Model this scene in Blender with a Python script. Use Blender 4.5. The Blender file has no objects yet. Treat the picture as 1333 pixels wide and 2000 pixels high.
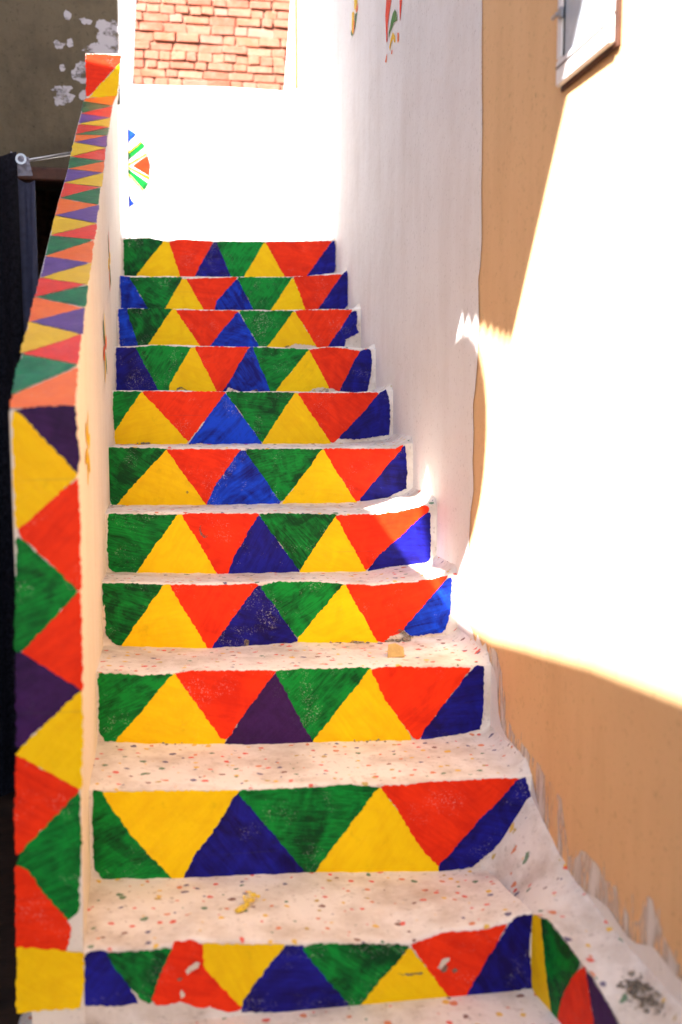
import bpy, bmesh, math, random
from mathutils import Vector, Matrix, Euler, noise

# ------------------------------------------------------------------ camera, sky, sun, exposure
S = bpy.context.scene
EYE = Vector((0.0, 0.0, 1.09))
YAW, PITCH, FPX = 9.0, 6.0, 2000.0
cam_data = bpy.data.cameras.new('camera')
cam = bpy.data.objects.new('camera', cam_data)
S.collection.objects.link(cam)
cam.location = EYE
cam.rotation_euler = Euler((math.radians(90 - PITCH), 0, math.radians(-YAW)), 'XYZ')
cam_data.sensor_fit = 'VERTICAL'
cam_data.sensor_height = 36.0
cam_data.sensor_width = 24.0
cam_data.lens = 36.0 * FPX / 2000.0
cam_data.clip_start = 0.05
cam_data.clip_end = 900
cam_data.dof.use_dof = True
cam_data.dof.focus_distance = 3.05
cam_data.dof.aperture_fstop = 2.4
S.camera = cam

SUN = Vector((0.70, 0.79, -1.0))          # the way the sunlight travels
sun_el = math.atan2(-SUN.z, math.hypot(SUN.x, SUN.y))
world = bpy.data.worlds.new('World')
S.world = world
world.use_nodes = True
wn = world.node_tree
bg = wn.nodes['Background']
sky = wn.nodes.new('ShaderNodeTexSky')
sky.sky_type = 'NISHITA'
sky.sun_disc = False
sky.sun_elevation = sun_el
sky.sun_rotation = math.atan2(-SUN.x, -SUN.y)
sky.dust_density = 1.2
sky.air_density = 1.0
sky.ozone_density = 1.0
bg.inputs['Strength'].default_value = 0.10
wn.links.new(sky.outputs['Color'], bg.inputs['Color'])

sun_data = bpy.data.lights.new('sun', 'SUN')
sun_data.energy = 5.0
sun_data.angle = math.radians(0.27)
sun_data.color = (1.0, 0.955, 0.89)
sun = bpy.data.objects.new('sun', sun_data)
S.collection.objects.link(sun)
sun.rotation_euler = SUN.to_track_quat('-Z', 'Y').to_euler()
sun.location = (-3, -3, 6)

S.view_settings.view_transform = 'Standard'
S.view_settings.look = 'None'
S.view_settings.gamma = 1.0
S.view_settings.exposure = 2.58
S.render.engine = 'CYCLES'
S.cycles.max_bounces = 6
S.cycles.diffuse_bounces = 5
S.cycles.use_adaptive_sampling = True
S.cycles.adaptive_threshold = 0.02
S.cycles.use_light_tree = False
S.cycles.glossy_bounces = 3
S.cycles.use_denoising = True
S.cycles.sample_clamp_indirect = 10.0

R3 = cam.rotation_euler.to_matrix()


def ray(px, py):
    return R3 @ Vector(((px - 666.5) / FPX, -(py - 1000) / FPX, -1.0))


def on_y(px, py, Y):
    d = ray(px, py)
    return EYE + d * (Y / d.y)


def on_plane(px, py, P, N):
    d = ray(px, py)
    return EYE + d * ((P - EYE).dot(N) / d.dot(N))


# ------------------------------------------------------------------ object helpers
WORLD_AT = {}


def put(o, at, parent=None):
    S.collection.objects.link(o)
    base = Vector((0, 0, 0))
    if parent is not None:
        o.parent = parent
        base = WORLD_AT[parent.name]
    o.location = Vector(at) - base
    WORLD_AT[o.name] = Vector(at)
    return o


def thing(name, label, cat, at, group=None):
    o = bpy.data.objects.new(name, None)
    o.empty_display_size = 0.1
    put(o, at)
    o['label'] = label
    o['category'] = cat
    if group:
        o['group'] = group
    return o


def tag(o, label=None, cat=None, kind=None, group=None):
    if label:
        o['label'] = label
    if cat:
        o['category'] = cat
    if kind:
        o['kind'] = kind
    if group:
        o['group'] = group
    return o


def mesh_obj(name, verts, faces, mat, parent=None, smooth=False, origin=None):
    vs = [Vector(v) for v in verts]
    if origin is None:
        lo = [min(v[i] for v in vs) for i in range(3)]
        hi = [max(v[i] for v in vs) for i in range(3)]
        origin = Vector(((lo[0] + hi[0]) / 2, (lo[1] + hi[1]) / 2, lo[2]))
    me = bpy.data.meshes.new(name)
    me.from_pydata([tuple(v - origin) for v in vs], [], faces)
    me.validate()
    me.update()
    if smooth:
        for p in me.polygons:
            p.use_smooth = True
    me.materials.append(mat)
    return put(bpy.data.objects.new(name, me), origin, parent)


def bm_obj(name, bm, mat, parent=None, smooth=False, origin=None):
    vs = [v.co.copy() for v in bm.verts]
    bm.verts.index_update()
    fs = [[v.index for v in f.verts] for f in bm.faces]
    bm.free()
    return mesh_obj(name, vs, fs, mat, parent, smooth, origin)


def add_box(bm, lo, hi, bevel=0.0, jit=0.0, rnd=None):
    g = bmesh.ops.create_cube(bm, size=1.0)
    vs = g['verts']
    c = [(lo[i] + hi[i]) / 2 for i in range(3)]
    s = [hi[i] - lo[i] for i in range(3)]
    for v in vs:
        v.co = Vector([c[i] + v.co[i] * s[i] for i in range(3)])
        if jit:
            v.co += Vector([rnd.uniform(-jit, jit) for _ in range(3)])
    if bevel:
        es = list({e for v in vs for e in v.link_edges})
        bmesh.ops.bevel(bm, geom=es, offset=bevel, segments=1, affect='EDGES')
    return vs


def box_obj(name, lo, hi, mat, parent=None, bevel=0.0):
    bm = bmesh.new()
    add_box(bm, lo, hi, bevel)
    return bm_obj(name, bm, mat, parent)


def n3(x, y, z):
    return noise.noise(Vector((x, y, z)))


def wobble(pts, seed, step=0.0055, amp=0.0019, grow=0.0034):
    """hand-painted outline: edges cut up and pushed about a little (pts are 3-D points of one plane)"""
    c = sum(pts, Vector()) / len(pts)
    nrm = Vector()
    for i in range(len(pts)):
        a, b = pts[i] - c, pts[(i + 1) % len(pts)] - c
        nrm += a.cross(b)
    nrm.normalize()
    rnd = random.Random(seed)
    out = []
    for i in range(len(pts)):
        a, b = pts[i], pts[(i + 1) % len(pts)]
        e = b - a
        L = e.length
        if L < 1e-6:
            continue
        side = e.cross(nrm).normalized()
        k = max(1, int(L / step))
        for j in range(k):
            t = j / k
            p = a + e * t
            w = amp * (1.3 * noise.noise(p * 22 + Vector((seed, 0, 0))) + 0.9 * rnd.uniform(-1, 1))
            if j == 0:
                d = p - c
                out.append(p + d.normalized() * grow)
            else:
                out.append(p + side * (grow + w))
    return out


def patch(name, pts, off, mat, parent, seed, step=0.0055, amp=0.0019, grow=0.0034):
    """a coat of paint: a thin skin lying 'off' in front of its wall"""
    pts = [p + off for p in wobble(pts, seed, step, amp, grow)]
    bm = bmesh.new()
    f = bm.faces.new([bm.verts.new(p) for p in pts])
    f.normal_update()
    if f.normal.dot(off) < 0:
        f.normal_flip()
    bmesh.ops.triangulate(bm, faces=[f], ngon_method='EAR_CLIP')
    return bm_obj(name, bm, mat, parent)


def lerp_poly(poly, x):
    if x <= poly[0][0]:
        return poly[0][1]
    for (x0, y0), (x1, y1) in zip(poly, poly[1:]):
        if x <= x1:
            return y0 + (y1 - y0) * (x - x0) / max(1e-9, x1 - x0)
    return poly[-1][1]


# ------------------------------------------------------------------ materials
class NT:
    def __init__(self, name):
        self.m = bpy.data.materials.new(name)
        self.m.use_nodes = True
        self.t = self.m.node_tree
        self.b = self.t.nodes['Principled BSDF']
        self.geo = self.t.nodes.new('ShaderNodeNewGeometry')
        self.pos = self.geo.outputs['Position']

    def n(self, kind, **kw):
        nd = self.t.nodes.new(kind)
        for k, v in kw.items():
            setattr(nd, k, v)
        return nd

    def l(self, a, b):
        self.t.links.new(a, b)

    def scaled(self, s, src=None):
        mp = self.n('ShaderNodeMapping')
        mp.inputs['Scale'].default_value = s
        self.l(src or self.pos, mp.inputs['Vector'])
        return mp.outputs['Vector']

    def noise(self, scale, detail=4, rough=0.55, vec=None, dist=0.0):
        nd = self.n('ShaderNodeTexNoise')
        nd.inputs['Scale'].default_value = scale
        nd.inputs['Detail'].default_value = detail
        nd.inputs['Roughness'].default_value = rough
        nd.inputs['Distortion'].default_value = dist
        self.l(vec or self.pos, nd.inputs['Vector'])
        return nd.outputs['Fac']

    def ramp(self, fac, stops, interp='LINEAR'):
        r = self.n('ShaderNodeValToRGB')
        r.color_ramp.interpolation = interp
        el = r.color_ramp.elements
        el[0].position, el[0].color = stops[0][0], (*stops[0][1], 1) if not isinstance(stops[0][1], float) else (stops[0][1],) * 3 + (1,)
        el[1].position, el[1].color = stops[-1][0], (*stops[-1][1], 1) if not isinstance(stops[-1][1], float) else (stops[-1][1],) * 3 + (1,)
        for p, c in stops[1:-1]:
            e = el.new(p)
            e.color = (*c, 1) if not isinstance(c, float) else (c, c, c, 1)
        self.l(fac, r.inputs['Fac'])
        return r.outputs['Color']

    def mix(self, fac, a, b, mode='MIX'):
        m = self.n('ShaderNodeMix', data_type='RGBA', blend_type=mode)
        for s, v in ((0, fac), (6, a), (7, b)):
            if isinstance(v, (int, float)):
                m.inputs[s].default_value = v
            elif isinstance(v, tuple):
                m.inputs[s].default_value = (*v, 1)
            else:
                self.l(v, m.inputs[s])
        return m.outputs[2]

    def math(self, op, a, b=0.0):
        m = self.n('ShaderNodeMath', operation=op)
        for s, v in ((0, a), (1, b)):
            if isinstance(v, (int, float)):
                m.inputs[s].default_value = v
            else:
                self.l(v, m.inputs[s])
        return m.outputs[0]

    def bump(self, h, dist, strength=1.0):
        b = self.n('ShaderNodeBump')
        b.inputs['Strength'].default_value = strength
        b.inputs['Distance'].default_value = dist
        self.l(h, b.inputs['Height'])
        self.l(b.outputs['Normal'], self.b.inputs['Normal'])

    def done(self, col, rough=0.8, spec=0.3):
        if isinstance(col, tuple):
            self.b.inputs['Base Color'].default_value = (*col, 1)
        else:
            self.l(col, self.b.inputs['Base Color'])
        if isinstance(rough, float):
            self.b.inputs['Roughness'].default_value = rough
        else:
            self.l(rough, self.b.inputs['Roughness'])
        self.b.inputs['Specular IOR Level'].default_value = spec
        return self.m


def plaster_height(t, coarse=9.0, fine=160.0):
    return t.noise(coarse * 1.3, 6, 0.58)


def m_paint(name, col, deep, rough=0.5, worn=0.30, swirl=0.8, cover=(0.34, 0.60), spec=0.12, bare=(0.70, 0.66, 0.60)):
    """thick emulsion brushed on rough plaster: strokes, thin places, pinholes where the white shows"""
    t = NT(name)
    oi = t.n('ShaderNodeObjectInfo')
    rot = t.n('ShaderNodeVectorRotate', rotation_type='Y_AXIS')
    t.l(t.pos, rot.inputs['Vector'])
    t.l(t.math('MULTIPLY', t.math('SUBTRACT', oi.outputs['Random'], 0.5), 2.2), rot.inputs['Angle'])
    vec = t.scaled((9.0, 30.0, 75.0), rot.outputs['Vector'])
    st = t.noise(1.0, 4, 0.6, vec, swirl)
    bl = t.noise(13.0, 4, 0.65, None, 1.2)
    f = t.math('ADD', t.math('MULTIPLY', st, 0.42), t.math('MULTIPLY', bl, 0.58))
    f = t.math('ADD', f, t.math('MULTIPLY', t.math('SUBTRACT', oi.outputs['Random'], 0.5), 0.10))
    base = t.mix(t.ramp(f, [(cover[0], 0.0), (cover[1], 1.0)]), deep, col)
    pin = t.noise(330.0, 2, 0.6)
    area = t.noise(11.0, 3, 0.65)
    holes = t.math('MULTIPLY', t.ramp(pin, [(0.60, 0.0), (0.66, 1.0)]), t.ramp(area, [(0.54, 0.0), (0.68, 1.0)]))
    base = t.mix(t.math('MULTIPLY', holes, worn), base, bare)
    # the odd horizontal hairline left by the plasterer's float
    line = t.noise(1.0, 2, 0.5, t.scaled((2.0, 2.0, 85.0)))
    base = t.mix(t.ramp(line, [(0.70, 0.0), (0.76, 0.30)]), base, tuple(c * 0.6 + 0.03 for c in deep))
    grime = t.ramp(t.noise(15.0, 4, 0.7), [(0.62, 0.0), (0.80, 0.45)])
    base = t.mix(grime, base, tuple(c * 0.5 + 0.006 for c in deep))
    t.bump(plaster_height(t), 0.006, 0.75)
    return t.done(base, rough, spec)


def m_plaster(name, col, dirt, scale=1.0, dirt_amt=0.45, bump=0.006, streaks=0.3, specks=False):
    t = NT(name)
    a = t.noise(3.2 * scale, 4, 0.65)
    b = t.noise(2.0, 3, 0.6, t.scaled((5.0, 5.0, 0.8)))
    f = t.math('ADD', t.math('MULTIPLY', a, 1 - streaks), t.math('MULTIPLY', b, streaks))
    base = t.mix(t.math('MULTIPLY', t.ramp(f, [(0.45, 0.0), (0.72, 1.0)]), dirt_amt), col, dirt)
    fine = t.ramp(t.noise(55.0, 2, 0.7), [(0.60, 0.0), (0.78, 1.0)])
    base = t.mix(t.math('MULTIPLY', fine, dirt_amt * 0.8), base, tuple(c * 0.7 for c in dirt))
    pits = t.ramp(t.noise(120.0, 0, 0.5), [(0.76, 0.0), (0.78, 1.0)])
    base = t.mix(t.math('MULTIPLY', pits, 0.2), base, tuple(c * 0.3 for c in dirt))
    if specks:
        upz = t.n('ShaderNodeSeparateXYZ')
        t.l(t.geo.outputs['True Normal'], upz.inputs[0])
        up = t.ramp(upz.outputs['Z'], [(0.35, 0.0), (0.45, 1.0)])
        warp = t.n('ShaderNodeTexNoise')
        warp.inputs['Scale'].default_value = 70.0
        t.l(t.pos, warp.inputs['Vector'])
        vm = t.n('ShaderNodeVectorMath', operation='MULTIPLY_ADD')
        vm.inputs[1].default_value = (0.012, 0.012, 0.0)
        t.l(warp.outputs['Color'], vm.inputs[0])
        t.l(t.pos, vm.inputs[2])
        for k, (sc, ofs) in enumerate(((22.0, 0.0), (25.0, 7.3))):
            mp = t.n('ShaderNodeMapping')
            mp.inputs['Location'].default_value = (ofs, ofs * 0.7, 0)
            mp.inputs['Scale'].default_value = (1.0, 1.0, 0.0)
            t.l(vm.outputs[0], mp.inputs['Vector'])
            vo = t.n('ShaderNodeTexVoronoi', voronoi_dimensions='2D')
            vo.inputs['Scale'].default_value = sc
            t.l(mp.outputs['Vector'], vo.inputs['Vector'])
            sep = t.n('ShaderNodeSeparateColor')
            t.l(vo.outputs['Color'], sep.inputs['Color'])
            size = t.math('ADD', t.math('MULTIPLY', sep.outputs['Green'], 0.14), 0.045)
            d = t.math('SUBTRACT', size, vo.outputs['Distance'])
            m = t.ramp(d, [(0.0, 0.0), (0.03, 1.0)])
            here = t.ramp(sep.outputs['Blue'], [(0.30, 0.0), (0.31, 1.0)], 'CONSTANT')
            colr = t.ramp(sep.outputs['Red'], [(0.0, (0.66, 0.04, 0.015)), (0.22, (0.70, 0.42, 0.015)), (0.42, (0.05, 0.16, 0.07)),
                                               (0.55, (0.06, 0.05, 0.14)), (0.68, (0.62, 0.16, 0.04)), (0.85, (0.16, 0.05, 0.03)), (0.93, (0.45, 0.3, 0.05))], 'CONSTANT')
            base = t.mix(t.math('MULTIPLY', t.math('MULTIPLY', t.math('MULTIPLY', m, here), up), 0.85), base, colr)
    t.bump(plaster_height(t, 7.0), bump, 0.8)
    return t.done(base, 0.88, 0.2)


def m_plain(name, col, rough=0.7, spec=0.3, var=0.25, scale=12.0, bump=0.002, metal=0.0):
    t = NT(name)
    f = t.noise(scale, 5, 0.6)
    base = t.mix(t.ramp(f, [(0.3, 0.0), (0.7, 1.0)]), tuple(c * (1 - var) for c in col), tuple(min(1, c * (1 + var)) for c in col))
    if bump:
        t.bump(t.noise(scale * 4, 4, 0.6), bump, 0.7)
    t.b.inputs['Metallic'].default_value = metal
    return t.done(base, rough, spec)


RED = m_paint('red_paint', (0.82, 0.034, 0.004), (0.62, 0.018, 0.003))
ORANGE = m_paint('orange_paint', (0.87, 0.155, 0.006), (0.76, 0.10, 0.005), spec=0.35)
YELLOW = m_paint('yellow_paint', (0.86, 0.57, 0.002), (0.78, 0.46, 0.002), worn=0.04)
GREEN = m_paint('green_paint', (0.002, 0.245, 0.030), (0.001, 0.045, 0.010), worn=0.55, swirl=2.6, cover=(0.40, 0.60))
NAVY = m_paint('navy_paint', (0.009, 0.010, 0.245), (0.006, 0.002, 0.070), worn=0.5, cover=(0.38, 0.62))
BLUE = m_paint('blue_paint', (0.004, 0.055, 0.62), (0.004, 0.006, 0.15), worn=0.7, cover=(0.38, 0.60))
PURPLE = m_paint('purple_paint', (0.042, 0.010, 0.085), (0.018, 0.005, 0.040), worn=0.1)
VIOLET = m_paint('violet_paint', (0.125, 0.050, 0.25), (0.070, 0.025, 0.16), worn=0.1, spec=0.4)
TOPS_P = dict(rough=0.36, spec=0.6)
COLT = {'r': m_paint('glossy_red_paint', (0.80, 0.040, 0.012), (0.62, 0.026, 0.010), **TOPS_P), 'o': m_paint('glossy_orange_paint', (0.87, 0.175, 0.012), (0.78, 0.12, 0.01), **TOPS_P),
        'y': m_paint('glossy_yellow_paint', (0.80, 0.52, 0.003), (0.70, 0.42, 0.003), worn=0.04, **TOPS_P), 'g': m_paint('glossy_green_paint', (0.006, 0.20, 0.055), (0.003, 0.085, 0.028), swirl=2.0, **TOPS_P),
        'v': m_paint('glossy_violet_paint', (0.135, 0.060, 0.27), (0.085, 0.035, 0.18), worn=0.1, **TOPS_P)}
COL = {'r': RED, 'o': ORANGE, 'y': YELLOW, 'g': GREEN, 'n': NAVY, 'b': BLUE, 'p': PURPLE, 'v': VIOLET}

WHITE = m_plaster('white_plaster', (0.82, 0.80, 0.795), (0.56, 0.48, 0.42), dirt_amt=0.32, streaks=0.45)
STEPW = m_plaster('whitewashed_step', (0.77, 0.705, 0.63), (0.44, 0.34, 0.25), scale=2.2, dirt_amt=0.8, bump=0.013, streaks=0.0, specks=True)
TAN = m_plaster('tan_plaster', (0.78, 0.505, 0.265), (0.64, 0.39, 0.195), dirt_amt=0.55, streaks=0.7, bump=0.005)
GREYW = m_plaster('sun_blocker_grey', (0.30, 0.30, 0.33), (0.22, 0.2, 0.19))  # worn only by the unseen sun blocker
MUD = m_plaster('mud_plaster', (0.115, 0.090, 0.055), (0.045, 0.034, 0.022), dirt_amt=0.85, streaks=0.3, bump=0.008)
DUST = m_plaster('dusty_ground', (0.34, 0.27, 0.19), (0.2, 0.15, 0.1), dirt_amt=0.6, streaks=0.0)
FLOOR = m_plain('dark_floor_tiles', (0.045, 0.022, 0.012), 0.5, 0.3, 0.6, 9.0)
VELVET = m_plain('black_velvet', (0.010, 0.009, 0.013), 0.95, 0.1, 0.6, 60.0, 0.004)
SATIN = m_plain('slate_satin', (0.045, 0.047, 0.085), 0.6, 0.3, 0.2, 30.0)
GREYCLOTH = m_plain('grey_cloth', (0.27, 0.26, 0.31), 0.85, 0.2, 0.12, 60.0)
STEEL = m_plain('steel', (0.42, 0.42, 0.44), 0.32, 0.5, 0.1, 40.0, 0.0, 1.0)
LINTEL = m_plain('brown_wood', (0.060, 0.020, 0.010), 0.6, 0.3, 0.4, 20.0)
OCHREWOOD = m_plain('ochre_wood', (0.36, 0.13, 0.035), 0.6, 0.3, 0.3, 25.0)
ALU = m_plain('white_painted_metal', (0.74, 0.74, 0.76), 0.4, 0.4, 0.06, 30.0, 0.0005)
GLASS = m_plain('pale_blue_glass', (0.50, 0.55, 0.62), 0.22, 0.5, 0.18, 16.0, 0.0008)  # opaque pale blue-grey base, fairly smooth
CARD = m_plain('tan_card', (0.50, 0.33, 0.12), 0.8, 0.2, 0.15, 60.0)
GREYCEM = m_plain('grey_cement', (0.27, 0.225, 0.175), 0.9, 0.2, 0.6, 60.0, 0.01)
MORTAR = m_plain('sandy_mortar', (0.30, 0.16, 0.11), 0.9, 0.2, 0.5, 30.0, 0.006)


def m_thin(name, col, lo=0.42, hi=0.60, stretch=(26.0, 26.0, 5.0)):
    t = NT(name)
    f = t.noise(1.0, 5, 0.65, t.scaled(stretch))
    t.l(t.ramp(f, [(lo, 0.0), (hi, 1.0)]), t.b.inputs['Alpha'])
    return t.done(col, 0.9, 0.15)


THINW = m_thin('thin_whitewash', (0.70, 0.66, 0.63))
DAUB = m_thin('dragged_whitewash', (0.40, 0.37, 0.38), 0.36, 0.50, (14.0, 14.0, 20.0))
STAIN = m_thin('cement_stain', (0.17, 0.135, 0.10), 0.40, 0.62, (30.0, 30.0, 30.0))
SMEAR = m_thin('yellow_smear', (0.72, 0.50, 0.04), 0.34, 0.55, (45.0, 45.0, 45.0))
CHIP = m_thin('bare_plaster', (0.62, 0.52, 0.42), 0.30, 0.42, (60.0, 60.0, 60.0))


def m_brick():
    t = NT('fired_brick')
    oi = t.n('ShaderNodeObjectInfo')
    base = t.ramp(oi.outputs['Random'], [(0.0, (0.33, 0.095, 0.058)), (0.25, (0.36, 0.120, 0.075)), (0.5, (0.33, 0.135, 0.085)), (0.75, (0.38, 0.125, 0.07)), (1.0, (0.36, 0.165, 0.12))])
    base = t.mix(t.math('MULTIPLY', t.ramp(t.noise(17.0, 5, 0.75), [(0.45, 0.0), (0.72, 1.0)]), 0.75), base, (0.38, 0.195, 0.145))
    base = t.mix(t.ramp(t.noise(11.0, 4, 0.7), [(0.60, 0.0), (0.72, 0.5)]), base, (0.17, 0.085, 0.06))
    t.bump(t.noise(60.0, 5, 0.7), 0.008, 0.8)
    return t.done(base, 0.9, 0.2)


BRICK = m_brick()

# ------------------------------------------------------------------ ground
G0 = -0.60                                  # courtyard floor
mesh_obj_g = mesh_obj('ground', [(-400, -400, G0), (400, -400, G0), (400, 400, G0), (-400, 400, G0)], [(0, 1, 2, 3)], DUST, origin=Vector((0, 0, G0)))
tag(mesh_obj_g, kind='structure')
fl = mesh_obj('courtyard_floor', [(-1.5, 1.2, G0 + .004), (-0.25, 1.2, G0 + .004), (-0.25, 5.13, G0 + .004), (-1.5, 5.13, G0 + .004)], [(0, 1, 2, 3)], FLOOR)
tag(fl, kind='structure')

# ------------------------------------------------------------------ staircase
# Painted fields of each riser, measured on the photograph (pixels), bottom riser first.
RISERS = [
 # 1
 [('n', [(171,1865),(195,1859),(210,1863),(267,1957),(204,1961),(156,1957),(168,1919)]),
  ('g', [(212,1864),(338,1855),(303,1946),(291,1957),(279,1950)]),
  ('r', [(342,1841),(375,1838),(396,1847),(400,1877),(470,1967),(454,1973),(409,1961),(390,1964),(354,1952),(309,1961),(300,1949)]),
  ('y', [(400,1844),(475,1847),(553,1845),(472,1962),(406,1892)]),
  ('n', [(559,1848),(589,1848),(688,1967),(580,1970),(475,1974),(478,1952)]),
  ('g', [(595,1853),(622,1844),(781,1847),(796,1848),(700,1964),(690,1967)]),
  ('y', [(800,1853),(878,1949),(800,1967),(700,1971)]),
  ('r', [(806,1844),(866,1823),(932,1820),(987,1806),(911,1940),(899,1950),(875,1940)]),
  ('n', [(992,1811),(1010,1791),(1037,1787),(1031,1850),(1037,1925),(974,1937),(911,1944)])],
 # 2
 [('g', [(184,1545),(202.5,1549),(262,1631),(343,1714),(255,1714.5),(206,1717),(187.5,1695),(183,1612)]),
  ('y', [(204,1549),(337,1547),(465,1546),(394,1654),(362,1715),(343,1715),(262,1633)]),
  ('n', [(467,1549),(606,1704),(487,1707),(362,1715),(382,1672),(412,1635)]),
  ('g', [(469,1547),(650,1537),(675,1534.5),(741,1539),(622,1691),(615,1702),(604,1704)]),
  ('y', [(742,1540),(810,1631),(855,1691),(855,1702),(619,1702)]),
  ('r', [(747,1537),(795,1536),(832,1530),(937,1524),(1011,1522),(859,1689),(825,1654),(776,1575)]),
  ('n', [(1012,1524),(1024,1519),(1034,1556),(1020,1601),(967,1650),(922,1691),(859,1699),(859,1691)])],
 # 3
 [('g', [(195,1317),(240,1319),(277,1323),(336,1319),(229,1445),(206,1445),(197,1430)]),
  ('y', [(341,1317),(345,1321),(424,1426),(439,1445),(437,1451),(292,1452),(229,1448)]),
  ('r', [(345,1316),(367,1313),(538,1312),(442,1441),(431,1439),(420,1419)]),
  ('p', [(539,1316),(611,1449),(592,1451),(510,1453),(441,1451)]),
  ('g', [(541,1312),(574,1309),(722,1306),(621,1437),(612,1445)]),
  ('y', [(724,1308),(760,1377),(801,1441),(801,1445),(614,1447)]),
  ('r', [(728,1309),(760,1304),(917,1305),(824,1430),(816,1443),(805,1436),(752,1359)]),
  ('n', [(923,1308),(931,1301),(943,1303),(942,1374),(936,1422),(824,1444),(827,1432)])],
 # 4
 [('g', [(202,1141),(321,1144),(240,1258),(228,1257),(210,1239),(205,1194)]),
  ('y', [(322,1144),(334,1144),(408,1263),(405,1267),(246,1266),(240,1260)]),
  ('r', [(335,1144),(390,1145),(503,1143),(417,1260),(409,1265)]),
  ('n', [(504,1146),(511,1146),(580,1251),(480,1261),(417,1264)]),
  ('g', [(513,1146),(540,1139),(620,1138),(671,1143),(587,1240),(581,1242)]),
  ('y', [(672,1144),(677,1145),(737,1251),(734,1255),(584,1255),(584,1248)]),
  ('r', [(678,1142),(728,1146),(815,1138),(873,1125),(791,1227),(767,1239),(752,1252),(737,1249)]),
  ('b', [(875,1131),(880,1130),(878,1185),(869,1227),(863,1233),(806,1240),(791,1228)])],  # last field takes the lighter blue, sunlight put into its colour
 # 5
 [('g', [(214,1006),(347,1007),(334,1030),(265,1118),(229,1117),(215,1108),(212,1060)]),
  ('y', [(349,1007),(356,1007),(409,1090),(422,1120),(268,1120)]),
  ('r', [(358,1007),(397,1004),(505,1006),(460,1081),(445,1120),(427,1121),(412,1093)]),
  ('n', [(506,1009),(584,1117),(448,1120),(461,1084)]),
  ('g', [(509,1005),(590,1005),(656,1007),(587,1114)]),
  ('y', [(657,1009),(713,1112),(713,1116),(587,1117),(593,1106)]),
  ('r', [(658,1008),(725,1007),(770,1003),(833,989),(836,998),(740,1084),(716,1111)]),
  ('n', [(834,1003),(839,1003),(839,1087),(833,1096),(755,1106),(719,1117),(740,1087)])],
 # 6
 [('g', [(214,876),(326,878),(289,927),(232,986),(220,984),(214,974)]),
  ('y', [(326,880),(403,983),(397,987),(229,987)]),
  ('r', [(328,879),(400,879),(470,879),(424,947),(404,984)]),
  ('b', [(470,882),(479,882),(548,978),(544,983),(406,984),(424,948)]),
  ('g', [(481,881),(486,879),(631,879),(553,975),(549,977)]),
  ('y', [(632,879),(696,980),(553,983)]),
  ('r', [(634,878),(771,878),(786,870),(783,879),(705,974),(696,977)]),
  ('n', [(783,882),(790,872),(793,905),(793,953),(750,972),(705,977)])],
 # 7
 [('g', [(224,766),(275,767),(263,796),(226,841),(223,807)]),
  ('y', [(278,767),(280,769),(366.5,861),(362,868),(227,868),(226,843)]),
  ('r', [(281,766),(357,766.5),(440,767),(368,860)]),
  ('b', [(441,770),(500,852),(510,866),(369,868)]),
  ('g', [(444,767),(576,769),(513,863)]),
  ('y', [(577,769),(582,770),(645,864),(642,868),(514,867)]),
  ('r', [(584,769),(738,769),(705,812),(651,863),(646,861)]),
  ('n', [(740,771),(753,762),(758,780),(760,805),(759,848),(696,856),(664,855),(705,813)])],
 # 8
 [('n', [(229,680),(266,680),(316,761),(230,761)]),
  ('g', [(267,679),(300,676),(373,680),(331.5,752),(333,763.5),(316,761)]),
  ('y', [(374,681),(382,680),(426,761),(426,765),(333,765),(333,753)]),
  ('r', [(383,679),(488,680),(435,761),(428,761)]),
  ('b', [(489,680),(496,680),(532,765),(435,764)]),
  ('g', [(496,680),(604,684),(558,736),(538,760),(533,764)]),
  ('y', [(604,685),(652.5,758),(648,768),(537,768)]),
  ('r', [(606,684),(641,680),(666,681),(702,687),(659,761),(652,757)]),
  ('n', [(704,687),(718,683),(724,687),(724,725),(715,761),(664,767),(661,761)])],
 # 9
 [('b', [(232.5,605),(249,603.5),(275,673),(237,669)]),
  ('g', [(250,605),(336,605),(285,673),(275,673)]),
  ('y', [(337,606),(345,606),(396,674),(284,674)]),
  ('r', [(346,607),(464,609),(401,675.5)]),
  ('b', [(465,611),(513,677),(403.5,676)]),
  ('g', [(470,609),(574,609),(515,675.5)]),
  ('y', [(575,610),(625.5,675.5),(516,677)]),
  ('r', [(578,608),(687,606),(637,673),(628,675.5)]),
  ('n', [(688.5,610),(696,609),(696,639.5),(700,648.5),(675,662),(668,675.5),(634.5,675)])],
 # 10
 [('b', [(236,540),(254,542),(267,569),(299,602),(240,601)]),
  ('g', [(255,543),(355,543),(317,603),(301,603)]),
  ('y', [(357,546),(364,546),(377.5,569),(407,605),(317,603.5)]),
  ('r', [(366,546),(463,543),(422.5,589.5),(418,605),(409,605)]),
  ('b', [(464,547),(502,605),(419,605),(424,589.5)]),
  ('g', [(466,543),(569,543),(521,605),(504,605)]),
  ('y', [(572,544.5),(604,607),(522,607)]),
  ('r', [(575,542),(667,538),(615.5,605),(604,606)]),
  ('n', [(667,540),(677,530),(681,571.5),(678.5,596),(656,605),(614,606)])],
 # 11
 [('g', [(242.5,468),(294,466),(320,472.5),(290,508.5),(254,540),(244,539)]),
  ('y', [(321,472.5),(330,474),(358,541),(254,541)]),
  ('r', [(332.5,474),(355,469),(377.5,471),(416,472.5),(371,541),(359.5,541)]),
  ('n', [(418,475),(425,475),(460,541),(372,541)]),
  ('g', [(426,474),(518,474),(469,540),(460,540)]),
  ('y', [(518,475),(566,540),(469,540)]),
  ('r', [(521,474),(647,472.5),(588.5,538),(567,540)]),
  ('n', [(648,475),(653,471),(655,490.5),(654,524),(645,539),(588.5,539)])],
]
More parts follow.
